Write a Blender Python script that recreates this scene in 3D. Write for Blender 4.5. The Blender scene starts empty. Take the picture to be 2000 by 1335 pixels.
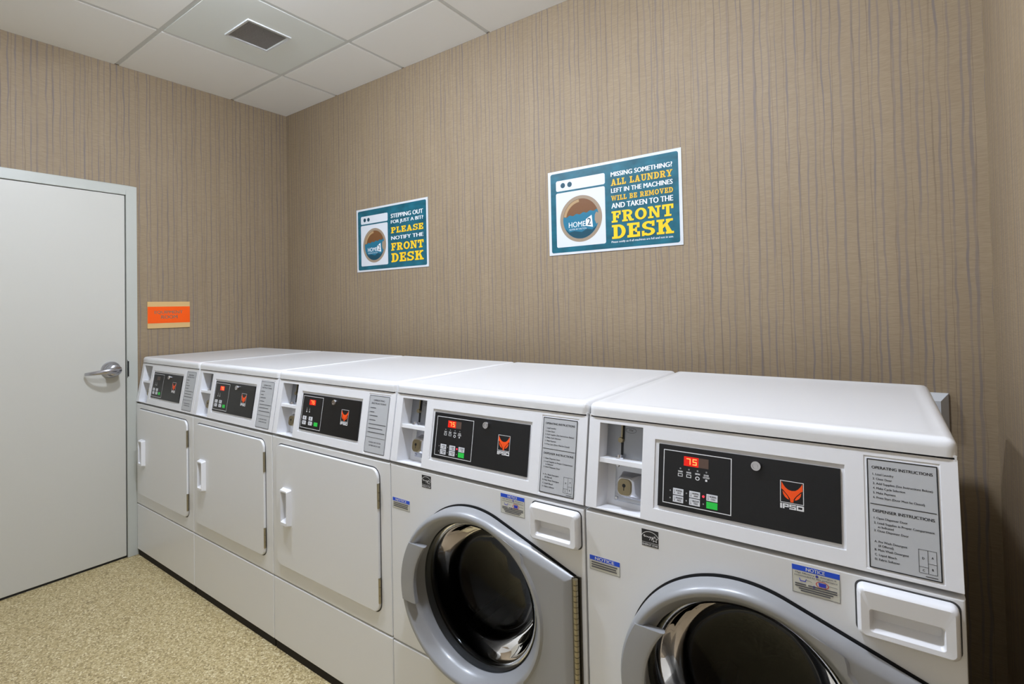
import bpy, bmesh, math, random
from mathutils import Vector, Matrix
random.seed(7)
sc = bpy.context.scene
COL = sc.collection
PI = math.pi

# ------------------------------------------------------------------ camera
CAM = Vector((3.3236, -1.992, 1.3045))
yaw, pitch, roll = math.radians(35.6114), math.radians(1.108), math.radians(-1.1895)
fw = Vector((-math.sin(yaw)*math.cos(pitch), math.cos(yaw)*math.cos(pitch), math.sin(pitch)))
rt = fw.cross(Vector((0, 0, 1))).normalized(); up = rt.cross(fw)
rt, up = rt*math.cos(roll)+up*math.sin(roll), up*math.cos(roll)-rt*math.sin(roll)
cd = bpy.data.cameras.new('camera'); cam = bpy.data.objects.new('camera', cd); COL.objects.link(cam)
m = Matrix((rt, up, -fw)).transposed().to_4x4(); m.translation = CAM
cam.matrix_world = m
cd.sensor_fit = 'HORIZONTAL'; cd.sensor_width = 36.0
cd.lens = 1007.13/2000*36.0
cd.shift_y = -89.76/2000
cd.clip_start = 0.02
sc.camera = cam

# ------------------------------------------------------------------ world, exposure
w = bpy.data.worlds.new('world'); sc.world = w; w.use_nodes = True
w.node_tree.nodes['Background'].inputs[0].default_value = (0.9, 0.95, 1, 1)
w.node_tree.nodes['Background'].inputs[1].default_value = 0.0
sc.view_settings.view_transform = 'Standard'
try: sc.view_settings.look = 'None'
except Exception: pass
sc.view_settings.gamma = 1.0
sc.view_settings.use_curve_mapping = False
sc.view_settings.exposure = 0.0
LAMP_POWER = 400.0        # strength of the lens of each ceiling light
DOME = [(.0755, -.004), (.0755, .020), (.070, .036), (.055, .048), (.030, .056), (.0, .058)]
LAMP_COL = (0.87, 0.955, 1.12)

# ------------------------------------------------------------------ materials
def srgb(r, g, b):
    f = lambda c: (c/255/12.92) if c/255 <= .04045 else ((c/255+.055)/1.055)**2.4
    return (f(r), f(g), f(b), 1)
MATS = {}
def mat(name, col, rough=.5, metal=0, spec=.5, coat=0, trans=0, ior=1.45, emit=None, es=0, bump=None):
    mt = bpy.data.materials.new(name); mt.use_nodes = True
    nt = mt.node_tree; b = nt.nodes['Principled BSDF']
    b.inputs['Base Color'].default_value = col
    b.inputs['Roughness'].default_value = rough
    b.inputs['Metallic'].default_value = metal
    b.inputs['Specular IOR Level'].default_value = spec
    b.inputs['Coat Weight'].default_value = coat
    b.inputs['Coat Roughness'].default_value = .08
    b.inputs['Transmission Weight'].default_value = trans
    b.inputs['IOR'].default_value = ior
    if emit:
        b.inputs['Emission Color'].default_value = emit
        b.inputs['Emission Strength'].default_value = es
    if bump:
        n = nt.nodes.new('ShaderNodeTexNoise'); n.inputs['Scale'].default_value = bump[0]
        n.inputs['Detail'].default_value = 3
        tc = nt.nodes.new('ShaderNodeTexCoord'); nt.links.new(tc.outputs['Object'], n.inputs['Vector'])
        bp = nt.nodes.new('ShaderNodeBump'); bp.inputs['Strength'].default_value = bump[1]
        bp.inputs['Distance'].default_value = bump[2]
        nt.links.new(n.outputs['Fac'], bp.inputs['Height']); nt.links.new(bp.outputs['Normal'], b.inputs['Normal'])
    MATS[name] = mt
    return mt
mat('paint', (.80, .80, .80, 1), .28, coat=.25, bump=(9, .04, .01))
mat('plastic', (.82, .82, .835, 1), .34, bump=(300, .05, .0005))
mat('silver', (.335, .34, .35, 1), .36, metal=.15, coat=.15, bump=(400, .05, .0004))
mat('fascia', (.008, .008, .009, 1), .32, bump=(600, .04, .0003))
mat('whiteprint', (.78, .78, .78, 1), .5)
mat('darkprint', (.02, .02, .022, 1), .5)
mat('greyprint', (.10, .10, .11, 1), .5)
mat('labelgrey', (.50, .51, .52, 1), .38)
mat('blueprint', srgb(38, 84, 215), .4)
mat('navyprint', srgb(52, 60, 190), .4)
mat('redprint', srgb(200, 60, 60), .4)
mat('cream', srgb(214, 212, 200), .45)
mat('orange', srgb(250, 84, 18), .4)
mat('button', (.72, .73, .76, 1), .4)
mat('green', srgb(40, 190, 70), .4, emit=srgb(40, 200, 70), es=.12)
mat('displayoff', srgb(92, 72, 62), .3)
mat('displayon', srgb(150, 22, 12), .3, emit=srgb(255, 30, 12), es=.55)
mat('digit', srgb(255, 120, 60), .3, emit=(1, .20, .045, 1), es=2.6)
mat('redled', srgb(255, 40, 60), .3, emit=(1, .03, .05, 1), es=1.6)
mat('ledoff', (.28, .28, .28, 1), .3)
mat('chrome', (.70, .70, .73, 1), .14, metal=1)
mat('steel', (.48, .50, .55, 1), .22, metal=1, bump=(60, .15, .002))
mat('satin', (.52, .52, .56, 1), .26, metal=1)
mat('coinplate', (.30, .31, .33, 1), .35, metal=.6, bump=(200, .05, .001))
mat('brass', (.33, .28, .18, 1), .38, metal=1)
mat('hinge', (.16, .15, .13, 1), .42, metal=1)
mat('hingepin', (.42, .38, .28, 1), .38, metal=1)
mat('rubber', (.012, .012, .013, 1), .42)
mat('drum', (.016, .016, .017, 1), .42, metal=.5, bump=(40, .3, .004))
mat('glass', (.42, .44, .46, 1), .0, trans=1, ior=1.24)
mat('toe_gap_shade', (.012, .009, .007, 1), .8)  # near-black, stands for the shade under the machines
mat('hollow', (.06, .06, .06, 1), .8)
mat('door', srgb(203, 201, 192), .42, bump=(25, .03, .004))
mat('frame', srgb(190, 192, 184), .36, bump=(60, .05, .003))
mat('black', (.01, .01, .01, 1), .6)
mat('tile', srgb(247, 247, 243), .9, bump=(700, .25, .0006))
mat('gyptile', srgb(232, 236, 231), .8)
mat('gridbar', srgb(216, 217, 213), .5)
mat('ventwhite', srgb(206, 207, 205), .5)
mat('ventcore', srgb(146, 144, 141), .5)
mat('ventdark', (.05, .05, .05, 1), .8)
mat('lamptrim', (.8, .8, .8, 1), .4)
mat('lens', (1, 1, 1, 1), .5, emit=LAMP_COL+(1,), es=LAMP_POWER)
mat('poster_white', srgb(208, 211, 213), .35)
mat('ice', srgb(210, 213, 216), .4)
mat('yellow', srgb(250, 196, 28), .4)
mat('olive_yellow', srgb(222, 176, 40), .4)
mat('brown', srgb(112, 74, 42), .4)
mat('tan', srgb(150, 132, 110), .4)
mat('tanlight', srgb(170, 140, 100), .4)
mat('water', srgb(30, 108, 134), .4)
mat('deepteal', srgb(12, 66, 82), .4)
mat('sign_orange', srgb(250, 92, 14), .35)
mat('sign_sand', srgb(214, 178, 120), .35)
mat('sign_grey', srgb(140, 112, 88), .45)
mat('wallpaint', srgb(206, 203, 196), .7, bump=(200, .1, .001))
mat('boxgrey', srgb(190, 192, 194), .45)

def N(nt, t, **kw):
    n = nt.nodes.new(t)
    for k, v in kw.items(): setattr(n, k, v)
    return n
def math_node(nt, op, a, b=None, c=None):
    n = N(nt, 'ShaderNodeMath', operation=op)
    for i, v in enumerate((a, b, c)):
        if v is None: continue
        if isinstance(v, (int, float)): n.inputs[i].default_value = v
        else: nt.links.new(v, n.inputs[i])
    return n.outputs[0]
def mixc(nt, f, a, b):
    n = N(nt, 'ShaderNodeMix', data_type='RGBA')
    for s, v in ((n.inputs['Factor'], f), (n.inputs[6], a), (n.inputs[7], b)):
        if isinstance(v, (int, float, tuple)): s.default_value = v
        else: nt.links.new(v, s)
    return n.outputs[2]

def teal_mat():
    mt = mat('teal', srgb(22, 106, 126), .38); nt = mt.node_tree; b = nt.nodes['Principled BSDF']
    tc = N(nt, 'ShaderNodeTexCoord'); mp = N(nt, 'ShaderNodeMapping'); mp.inputs['Scale'].default_value = (9, 1, 16)
    nz = N(nt, 'ShaderNodeTexNoise'); nz.inputs['Scale'].default_value = 1.6; nz.inputs['Detail'].default_value = 4
    nt.links.new(tc.outputs['Object'], mp.inputs[0]); nt.links.new(mp.outputs[0], nz.inputs['Vector'])
    r = N(nt, 'ShaderNodeMapRange'); r.inputs[1].default_value = .35; r.inputs[2].default_value = .68
    nt.links.new(nz.outputs['Fac'], r.inputs[0])
    nt.links.new(mixc(nt, r.outputs[0], srgb(14, 78, 92), srgb(22, 100, 118)), b.inputs['Base Color'])
teal_mat()

def wallpaper(name, axis):
    """tan wallpaper with wavering thin grey-violet vertical stripes and a fine horizontal weave"""
    mt = mat(name, (.4, .3, .2, 1), .62); nt = mt.node_tree; b = nt.nodes['Principled BSDF']; L = nt.links.new
    tc = N(nt, 'ShaderNodeTexCoord'); sp = N(nt, 'ShaderNodeSeparateXYZ'); L(tc.outputs['Object'], sp.inputs[0])
    u, z = sp.outputs[axis], sp.outputs[2]
    def noise(us, zs, off, detail=2):
        cb = N(nt, 'ShaderNodeCombineXYZ')
        L(math_node(nt, 'MULTIPLY', u, us), cb.inputs[0]); L(math_node(nt, 'MULTIPLY', z, zs), cb.inputs[1]); cb.inputs[2].default_value = off
        n = N(nt, 'ShaderNodeTexNoise'); n.inputs['Scale'].default_value = 1; n.inputs['Detail'].default_value = detail
        L(cb.outputs[0], n.inputs['Vector']); return n.outputs['Fac']
    def stripes(p, off, w0, w1):
        wob = math_node(nt, 'MULTIPLY', math_node(nt, 'SUBTRACT', noise(22, 6.5, off), .5), .016)
        u2 = math_node(nt, 'DIVIDE', math_node(nt, 'ADD', math_node(nt, 'ADD', u, wob), 10+off), p)
        cell = math_node(nt, 'FLOOR', u2); fr = math_node(nt, 'FRACT', u2)
        wn = N(nt, 'ShaderNodeTexWhiteNoise', noise_dimensions='1D'); L(cell, wn.inputs['W'])
        s = N(nt, 'ShaderNodeSeparateColor'); L(wn.outputs['Color'], s.inputs[0])
        c = math_node(nt, 'MULTIPLY_ADD', s.outputs[0], .44, .28)
        d = math_node(nt, 'MULTIPLY', math_node(nt, 'ABSOLUTE', math_node(nt, 'SUBTRACT', fr, c)), p)
        wd = math_node(nt, 'MULTIPLY_ADD', s.outputs[1], w1, w0)
        r = N(nt, 'ShaderNodeMapRange', interpolation_type='SMOOTHSTEP')
        L(d, r.inputs[0]); L(math_node(nt, 'MULTIPLY', wd, .45), r.inputs[1]); L(math_node(nt, 'MULTIPLY', wd, 1.25), r.inputs[2])
        r.inputs[3].default_value = 1; r.inputs[4].default_value = 0
        cb = N(nt, 'ShaderNodeCombineXYZ'); L(math_node(nt, 'MULTIPLY', cell, 7.3), cb.inputs[0]); L(math_node(nt, 'MULTIPLY', z, 3.2), cb.inputs[1])
        n = N(nt, 'ShaderNodeTexNoise'); n.inputs['Scale'].default_value = 1; n.inputs['Detail'].default_value = 2; L(cb.outputs[0], n.inputs['Vector'])
        k = N(nt, 'ShaderNodeMapRange'); L(n.outputs['Fac'], k.inputs[0]); k.inputs[1].default_value = .28; k.inputs[2].default_value = .66
        k.inputs[3].default_value = .22; k.inputs[4].default_value = 1
        return math_node(nt, 'MULTIPLY', r.outputs[0], k.outputs[0])
    s1 = stripes(.0265, 3.1, .0020, .0022)
    s2 = stripes(.047, 5.7, .0012, .0014)
    weave = noise(38, 520, 1.3, 1)
    blot = noise(14, 3.0, 8.0, 3)
    base = mixc(nt, blot, srgb(143, 125, 99), srgb(160, 142, 115))
    wv = N(nt, 'ShaderNodeMapRange'); L(weave, wv.inputs[0]); wv.inputs[1].default_value = .3; wv.inputs[2].default_value = .7
    wv.inputs[3].default_value = .0; wv.inputs[4].default_value = .5
    base = mixc(nt, wv.outputs[0], base, srgb(126, 108, 82))
    c1 = mixc(nt, math_node(nt, 'MULTIPLY', s1, .80), base, srgb(114, 104, 102))
    c2 = mixc(nt, math_node(nt, 'MULTIPLY', s2, .45), c1, srgb(100, 84, 73))
    L(c2, b.inputs['Base Color'])
    bp = N(nt, 'ShaderNodeBump'); bp.inputs['Strength'].default_value = .22; bp.inputs['Distance'].default_value = .0012
    L(weave, bp.inputs['Height']); L(bp.outputs['Normal'], b.inputs['Normal'])
wallpaper('wallpaper_x', 0); wallpaper('wallpaper_y', 1)

def floor_mat():
    mt = mat('speckle', (.5, .4, .3, 1), .42); nt = mt.node_tree; b = nt.nodes['Principled BSDF']; L = nt.links.new
    tc = N(nt, 'ShaderNodeTexCoord')
    v = N(nt, 'ShaderNodeTexVoronoi'); v.inputs['Scale'].default_value = 190; L(tc.outputs['Object'], v.inputs['Vector'])
    s = N(nt, 'ShaderNodeSeparateColor'); L(v.outputs['Color'], s.inputs[0])
    cr = N(nt, 'ShaderNodeValToRGB'); L(s.outputs[0], cr.inputs[0])
    e = cr.color_ramp.elements; e[0].position = 0; e[0].color = srgb(128, 108, 70); e[1].position = 1; e[1].color = srgb(236, 226, 192)
    for p, c in ((.12, (150, 130, 88)), (.4, (186, 166, 120)), (.75, (200, 182, 138)), (.9, (216, 202, 162))):
        x = e.new(p); x.color = srgb(*c)
    n = N(nt, 'ShaderNodeTexNoise'); n.inputs['Scale'].default_value = 3.0; L(tc.outputs['Object'], n.inputs['Vector'])
    L(mixc(nt, math_node(nt, 'MULTIPLY', n.outputs['Fac'], .25), cr.outputs[0], srgb(190, 176, 128)), b.inputs['Base Color'])
    bp = N(nt, 'ShaderNodeBump'); bp.inputs['Strength'].default_value = .25; bp.inputs['Distance'].default_value = .001
    L(v.outputs['Distance'], bp.inputs['Height']); L(bp.outputs['Normal'], b.inputs['Normal'])
floor_mat()

# ------------------------------------------------------------------ object helpers
def link(name, me, material=None, parent=None, smooth=None, bevel=None, seg=2):
    o = bpy.data.objects.new(name, me); COL.objects.link(o)
    if material and not me.materials: me.materials.append(MATS[material])
    if smooth is not None:
        me.polygons.foreach_set('use_smooth', [True]*len(me.polygons))
        me.set_sharp_from_angle(angle=math.radians(smooth))
    if bevel:
        b = o.modifiers.new('bevel', 'BEVEL'); b.width = bevel; b.segments = seg; b.limit_method = 'ANGLE'; b.angle_limit = math.radians(40)
    if smooth is not None and smooth <= 50:
        wn = o.modifiers.new('weighted_normals', 'WEIGHTED_NORMAL'); wn.keep_sharp = True; wn.weight = 80
    if parent: o.parent = parent
    return o
def tag(o, label, cat=None, group=None, kind=None):
    o['label'] = label
    if cat: o['category'] = cat
    if group: o['group'] = group
    if kind: o['kind'] = kind
    return o
def empty(name, loc):
    o = bpy.data.objects.new(name, None); COL.objects.link(o); o.location = loc; o.empty_display_size = .1
    return o
class MB:
    """collects faces; T maps local (a,b,c) to the mesh's own space"""
    def __init__(s, T=None, step=0): s.v = []; s.f = []; s.k = 0; s.step = step; s.T = T or (lambda a, b, c: (a, b, c))
    def lay(s, c): s.k += 1; return c+s.step*(s.k % 12)       # overlapping print is laid in hair-thin layers
    def add(s, vs, fs):
        k = len(s.v); s.v += [s.T(*p) for p in vs]; s.f += [[i+k for i in f] for f in fs]; return s
    def box(s, a0, a1, b0, b1, c0, c1):
        vs = [(a, b, c) for a in (a0, a1) for b in (b0, b1) for c in (c0, c1)]
        return s.add(vs, [(0, 1, 3, 2), (4, 6, 7, 5), (0, 4, 5, 1), (2, 3, 7, 6), (0, 2, 6, 4), (1, 5, 7, 3)])
    def rect(s, a0, a1, b0, b1, c=0):
        c = s.lay(c); return s.add([(a0, b0, c), (a1, b0, c), (a1, b1, c), (a0, b1, c)], [(0, 1, 2, 3)])
    def poly(s, pts, c=0):
        c = s.lay(c); return s.add([(p[0], p[1], c) for p in pts], [list(range(len(pts)))])
    def frame(s, a0, a1, b0, b1, t, c=0):
        s.rect(a0, a1, b0, b0+t, c); s.rect(a0, a1, b1-t, b1, c); s.rect(a0, a0+t, b0+t, b1-t, c); s.rect(a1-t, a1, b0+t, b1-t, c); return s
    def arc(s, cx, cy, rx, ry, irx, iry, t0, t1, n=20, c=0):
        vs = []; c = s.lay(c)
        for i in range(n+1):
            t = math.radians(t0+(t1-t0)*i/n)
            vs += [(cx+rx*math.cos(t), cy+ry*math.sin(t), c), (cx+irx*math.cos(t), cy+iry*math.sin(t), c)]
        return s.add(vs, [(2*i, 2*i+2, 2*i+3, 2*i+1) for i in range(n)])
    def disc(s, cx, cy, r, c=0, n=20, ry=None): return s.poly([(cx+r*math.cos(2*PI*i/n), cy+(ry or r)*math.sin(2*PI*i/n)) for i in range(n)], c)
    def line(s, x0, y0, x1, y1, t, c=0):
        dx, dy = x1-x0, y1-y0; l = math.hypot(dx, dy); nx, ny = -dy/l*t/2, dx/l*t/2
        return s.poly([(x0+nx, y0+ny), (x0-nx, y0-ny), (x1-nx, y1-ny), (x1+nx, y1+ny)], c)
    def loft(s, rings, cap0=False, cap1=False):
        n = len(rings[0]); fs = []
        for k in range(len(rings)-1):
            for i in range(n): j = (i+1) % n; fs.append((k*n+i, k*n+j, (k+1)*n+j, (k+1)*n+i))
        if cap0: fs.append(list(range(n))[::-1])
        if cap1: fs.append([(len(rings)-1)*n+i for i in range(n)])
        return s.add([p for r in rings for p in r], fs)
    def cyl(s, a, b, c0, c1, r, r1=None, n=20):
        r1 = r if r1 is None else r1
        R = [[(a+q*math.cos(2*PI*i/n), b+q*math.sin(2*PI*i/n), c) for i in range(n)] for q, c in ((r, c0), (r1, c1))]
        return s.loft(R, True, True)
    def lathe(s, a, b, prof, n=32, cap0=False, cap1=False):
        return s.loft([[(a+q*math.cos(2*PI*i/n), b+q*math.sin(2*PI*i/n), c) for i in range(n)] for q, c in prof], cap0, cap1)
    def relief(s, us, vs, depth, back):
        """solid of rectangular cells, each with its own front height; closed by side walls and a back"""
        nu, nv = len(us)-1, len(vs)-1
        D = lambda i, j: depth((us[i]+us[i+1])/2, (vs[j]+vs[j+1])/2) if 0 <= i < nu and 0 <= j < nv else back
        for i in range(nu):
            for j in range(nv):
                d = D(i, j); s.rect(us[i], us[i+1], vs[j], vs[j+1], d)
                s.add([(us[i], vs[j], back), (us[i], vs[j+1], back), (us[i+1], vs[j+1], back), (us[i+1], vs[j], back)], [(0, 1, 2, 3)])
        lv = sorted({back} | {D(i, j) for i in range(nu) for j in range(nv)})
        def wall(p, q, lo, hi, flip):
            ls = [l for l in lv if lo <= l <= hi]
            for a, b in zip(ls, ls[1:]):
                f = [(p[0], p[1], a), (q[0], q[1], a), (q[0], q[1], b), (p[0], p[1], b)]
                s.add(f if not flip else f[::-1], [(0, 1, 2, 3)])
        for i in range(nu+1):
            for j in range(nv):
                a, b = D(i-1, j), D(i, j)
                if a != b: wall((us[i], vs[j]), (us[i], vs[j+1]), min(a, b), max(a, b), b > a)
        for j in range(nv+1):
            for i in range(nu):
                a, b = D(i, j-1), D(i, j)
                if a != b: wall((us[i], vs[j]), (us[i+1], vs[j]), min(a, b), max(a, b), a > b)
        return s
    def mesh(s, name, weld=True):
        me = bpy.data.meshes.new(name); me.from_pydata(s.v, [], s.f)
        bm = bmesh.new(); bm.from_mesh(me)
        if weld: bmesh.ops.remove_doubles(bm, verts=bm.verts, dist=1e-6); bmesh.ops.recalc_face_normals(bm, faces=bm.faces)
        bm.to_mesh(me); bm.free(); return me
    def build(s, name, material, parent=None, smooth=None, bevel=None, seg=2, weld=True):
        return link(name, s.mesh(name, weld), material, parent, smooth, bevel, seg)
def rr(x0, x1, y0, y1, r, c, n=6):
    pts = []
    for cx, cy, a in ((x1-r, y1-r, 0), (x0+r, y1-r, 90), (x0+r, y0+r, 180), (x1-r, y0+r, 270)):
        for i in range(n+1):
            t = math.radians(a+90*i/n); pts.append((cx+r*math.cos(t), cy+r*math.sin(t), c))
    return pts
# ---- lettering
TXT = {}
def text_tris(s, bold=0.0):
    bold = 0.0
    k = (s, bold)
    if k not in TXT:
        c = bpy.data.curves.new('t', 'FONT'); c.body = s; c.size = 1; c.resolution_u = 3; c.offset = bold; c.fill_mode = 'FRONT'
        o = bpy.data.objects.new('t', c); COL.objects.link(o)
        dg = bpy.context.evaluated_depsgraph_get(); dg.update()
        me = bpy.data.meshes.new_from_object(o.evaluated_get(dg))
        TXT[k] = ([tuple(v.co[:2]) for v in me.vertices], [tuple(p.vertices) for p in me.polygons])
        bpy.data.objects.remove(o); bpy.data.curves.remove(c); bpy.data.meshes.remove(me)
    return TXT[k]
def put_text(mb, s, x0, x1, y0, y1, c=0, bold=.012, fit=True, height=None):
    """stretches the words into the box; bold words are struck three times, slightly apart, in hair-thin layers"""
    vs, fs = text_tris(s)
    a0, a1 = min(v[0] for v in vs), max(v[0] for v in vs); b0, b1 = min(v[1] for v in vs), max(v[1] for v in vs)
    e = bold*2.2 if mb.step else 0
    sx, sy = (x1-x0)/(a1-a0+2*e), (y1-y0)/(b1-b0)
    for q, d in enumerate(((-e, 0, e) if e else (0,))):
        mb.add([(x0+(v[0]-a0+e+d)*sx, y0+(v[1]-b0)*sy, c+mb.step*q) for v in vs], fs)
    return mb
def slab_glyph(ch):
    m = MB(step=.03); R = lambda a, b, c, d: m.rect(a, c, b, d)
    P = lambda *p: m.poly(p)
    if ch == 'I': R(13, 0, 35, 100); R(0, 0, 48, 16); R(0, 84, 48, 100); return m, 48
    if ch == 'L': R(10, 0, 32, 100); R(0, 84, 42, 100); R(0, 0, 66, 17); R(50, 0, 66, 36); return m, 66
    if ch in 'EF':
        R(10, 0, 32, 100); R(0, 84, 68, 100); R(53, 64, 68, 100); R(32, 43, 50, 58); R(44, 33, 54, 68)
        if ch == 'E': R(0, 0, 70, 17); R(54, 0, 70, 36)
        else: R(0, 0, 44, 16)
        return m, 70 if ch == 'E' else 68
    if ch == 'T': R(0, 84, 74, 100); R(0, 62, 15, 100); R(59, 62, 74, 100); R(26, 0, 48, 100); R(14, 0, 60, 16); return m, 74
    if ch == 'N':
        R(10, 0, 25, 100); R(62, 0, 77, 100); P((8, 100), (32, 100), (77, 0), (58, 0)); R(0, 0, 37, 15); R(0, 85, 30, 100); R(50, 85, 87, 100); return m, 87
    if ch == 'D': R(10, 0, 32, 100); R(0, 84, 38, 100); R(0, 0, 38, 16); m.arc(36, 50, 42, 50, 20, 34, -90, 90); return m, 78
    if ch == 'O': m.arc(41, 50, 41, 50, 19, 33, 0, 360, 32); return m, 82
    if ch in 'RP':
        R(10, 0, 32, 100); R(0, 84, 42, 100); R(30, 42, 42, 57); m.arc(40, 71, 34, 29, 14, 13, -90, 90)
        if ch == 'R': P((36, 48), (60, 48), (76, 8), (54, 0)); R(0, 0, 42, 15); R(54, 0, 84, 15)
        else: R(0, 0, 46, 16)
        return m, 84 if ch == 'R' else 75
    if ch == 'B':
        R(10, 0, 32, 100); R(0, 84, 42, 100); R(0, 0, 42, 16); R(30, 44, 42, 58)
        m.arc(40, 74, 30, 26, 11, 11, -90, 90); m.arc(40, 27, 36, 27, 14, 12, -90, 90); return m, 76
    if ch == 'S':
        m.arc(36, 72, 33, 28, 12, 13, 25, 270); m.arc(36, 28, 35, 28, 14, 13, -155, 90); R(55, 64, 69, 100); R(1, 0, 15, 36); return m, 71
    if ch == 'K':
        R(10, 0, 32, 100); R(0, 0, 40, 15); R(0, 85, 40, 100); P((30, 36), (30, 58), (58, 92), (78, 92)); P((42, 56), (56, 68), (80, 8), (54, 8)); R(48, 85, 84, 100); R(46, 0, 88, 15); return m, 88
    if ch == 'A': P((8, 0), (25, 0), (50, 100), (34, 100)); P((80, 0), (56, 0), (34, 100), (54, 100)); R(24, 25, 64, 39); R(0, 0, 36, 14); R(48, 0, 88, 14); return m, 88
    if ch == 'U': R(11, 32, 32, 100); R(58, 32, 74, 100); m.arc(42.5, 33, 31.5, 33, 13, 17, 180, 360); R(0, 86, 42, 100); R(48, 86, 85, 100); return m, 85
    if ch == 'Y': P((6, 94), (28, 94), (50, 44), (34, 40)); P((60, 94), (78, 94), (50, 40), (36, 44)); R(31, 0, 53, 46); R(16, 0, 68, 15); R(0, 86, 36, 100); R(50, 86, 86, 100); return m, 86
    if ch == 'V': P((8, 92), (30, 92), (50, 14), (36, 0)); P((62, 92), (78, 92), (52, 0), (36, 0)); R(0, 86, 38, 100); R(50, 86, 88, 100); return m, 88
    if ch == 'W':
        P((6, 92), (26, 92), (42, 0), (28, 0)); P((52, 100), (64, 100), (42, 0), (28, 0)); P((52, 100), (66, 100), (88, 0), (74, 0)); P((98, 92), (112, 92), (88, 0), (74, 0))
        R(0, 86, 36, 100); R(86, 86, 118, 100); return m, 118
    if ch == 'M':
        R(10, 0, 26, 100); R(78, 0, 98, 100); P((10, 100), (32, 100), (58, 24), (48, 10)); P((78, 100), (94, 100), (56, 10), (46, 24)); R(0, 0, 36, 14); R(68, 0, 108, 14); R(0, 86, 26, 100); R(84, 86, 108, 100); return m, 108
    return m, 40
def put_slab(mb, s, x0, x1, y0, y1, c=0):
    parts = []; x = 0
    for ch in s:
        g, wd = slab_glyph(ch); parts.append((g, x)); x += wd+9
    tot = x-9
    for g, gx in parts:
        mb.add([(x0+(gx+p[0])/tot*(x1-x0), y0+p[1]/100*(y1-y0), c+p[2]) for p in g.v], g.f)
    return mb

# ------------------------------------------------------------------ the room
H = 2.650; XR = 3.5825; YF = -2.78
def structure(o, label):
    o['kind'] = 'structure'; o['label'] = label; return o
structure(MB().box(-.1, XR+.1, YF-.1, .1, -.1, 0).build('floor', 'speckle'), 'beige speckled floor')
structure(MB().box(-.1, XR+.1, 0, .1, 0, H+.2).build('wall_back', 'wallpaper_x'), 'tan striped wallpaper wall behind the machines')
structure(MB().box(XR, XR+.1, YF-.1, 0, 0, H+.2).build('wall_right', 'wallpaper_y'), 'tan striped wallpaper wall at the end of the machine row')
structure(MB().box(-.1, XR+.1, YF-.1, YF, 0, H+.2).build('wall_front', 'wallpaint'), 'off-white painted wall opposite the machines')
# left wall with the door opening
DY0, DY1, DZ = -1.868, -.9396, 1.9503      # door opening
FW = .0503                                  # face width of the frame
wl = MB()
wl.relief([YF, DY0-.03, DY1+.03, 0], [0, DZ+.03, H+.2], lambda a, b: -.09 if (DY0 < a < DY1 and b < DZ) else 0, -.1)
wl.T = None
me = bpy.data.meshes.new('wall_left'); me.from_pydata([(p[2], p[0], p[1]) for p in wl.v], [], wl.f)
bm = bmesh.new(); bm.from_mesh(me); bmesh.ops.remove_doubles(bm, verts=bm.verts, dist=1e-6); bmesh.ops.recalc_face_normals(bm, faces=bm.faces); bm.to_mesh(me); bm.free()
structure(link('wall_left', me, 'wallpaper_y'), 'tan striped wallpaper wall with the door')

LW = lambda a, b, c: (c, a, b)              # a along y, b up, c out of the left wall
fr = MB(LW)
fr.relief([DY0-FW, DY0, DY1, DY1+FW], [0, DZ, DZ+FW], lambda a, b: .006, -.06)
# frame = two jambs and a head, each its own box so that the opening stays open
fr = MB(LW)
fr.box(DY0-FW, DY0, 0, DZ+FW, -.06, .006); fr.box(DY1, DY1+FW, 0, DZ+FW, -.06, .006); fr.box(DY0, DY1, DZ, DZ+FW, -.06, .006)
dfr = structure(fr.build('trim_1', 'frame', bevel=.002), 'pale grey-green steel door frame')
sp = MB(LW); sp.rect(DY1+.0015, DY1+.0095, .967, 1.05, .0064); sp.rect(DY1+.0015, DY1+.004, .96, 1.057, .0064)
sp.build('strike_plate', 'black', dfr)
dm = MB(LW); dm.box(DY0+.003, DY1-.0045, .012, DZ-.003, -.047, -.001)
door = structure(dm.build('door_1', 'door', bevel=.0015), 'flat off-white door with lever handle')
MB(LW).box(DY0, DY1, 0.0005, .011, -.045, -.006).build('door_sweep', 'black', door)
# lever: rose, hub and curved lever
LY, LZ = -1.010, 1.012
rose = MB(LW); rose.lathe(LY, LZ, [(.043, -.001), (.043, .006), (.040, .012), (.0335, .017), (.030, .024), (.0285, .060), (.027, .070), (.020, .074), (.0, .075)], 40)
ro = rose.build('door_rose', 'satin', door, smooth=40); ro['label'] = 'brushed chrome door rose'
path = [((LY+.022), LZ, .066, .018, .010), (LY+.004, LZ, .076, .019, .013), (LY-.015, LZ, .083, .016, .010), (LY-.037, LZ-.001, .086, .0125, .0075), (LY-.062, LZ-.003, .080, .0112, .0062), (LY-.086, LZ-.006, .064, .010, .0056), (LY-.104, LZ-.009, .042, .009, .005), (LY-.113, LZ-.011, .020, .0075, .0042)]
lv = MB(LW); rings = []
for i, (a, b, c, rz, rn) in enumerate(path):
    p, q = path[max(i-1, 0)], path[min(i+1, len(path)-1)]
    da, dc = q[0]-p[0], q[2]-p[2]; l = math.hypot(da, dc); na, nc = -dc/l, da/l
    rings.append([(a+na*rn*math.cos(t), b+rz*math.sin(t), c+nc*rn*math.cos(t)) for t in [2*PI*k/16 for k in range(16)]])
lv.loft(rings, True, True)
lo = lv.build('door_lever', 'satin', door, smooth=50); lo['label'] = 'curved brushed chrome lever'

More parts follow.
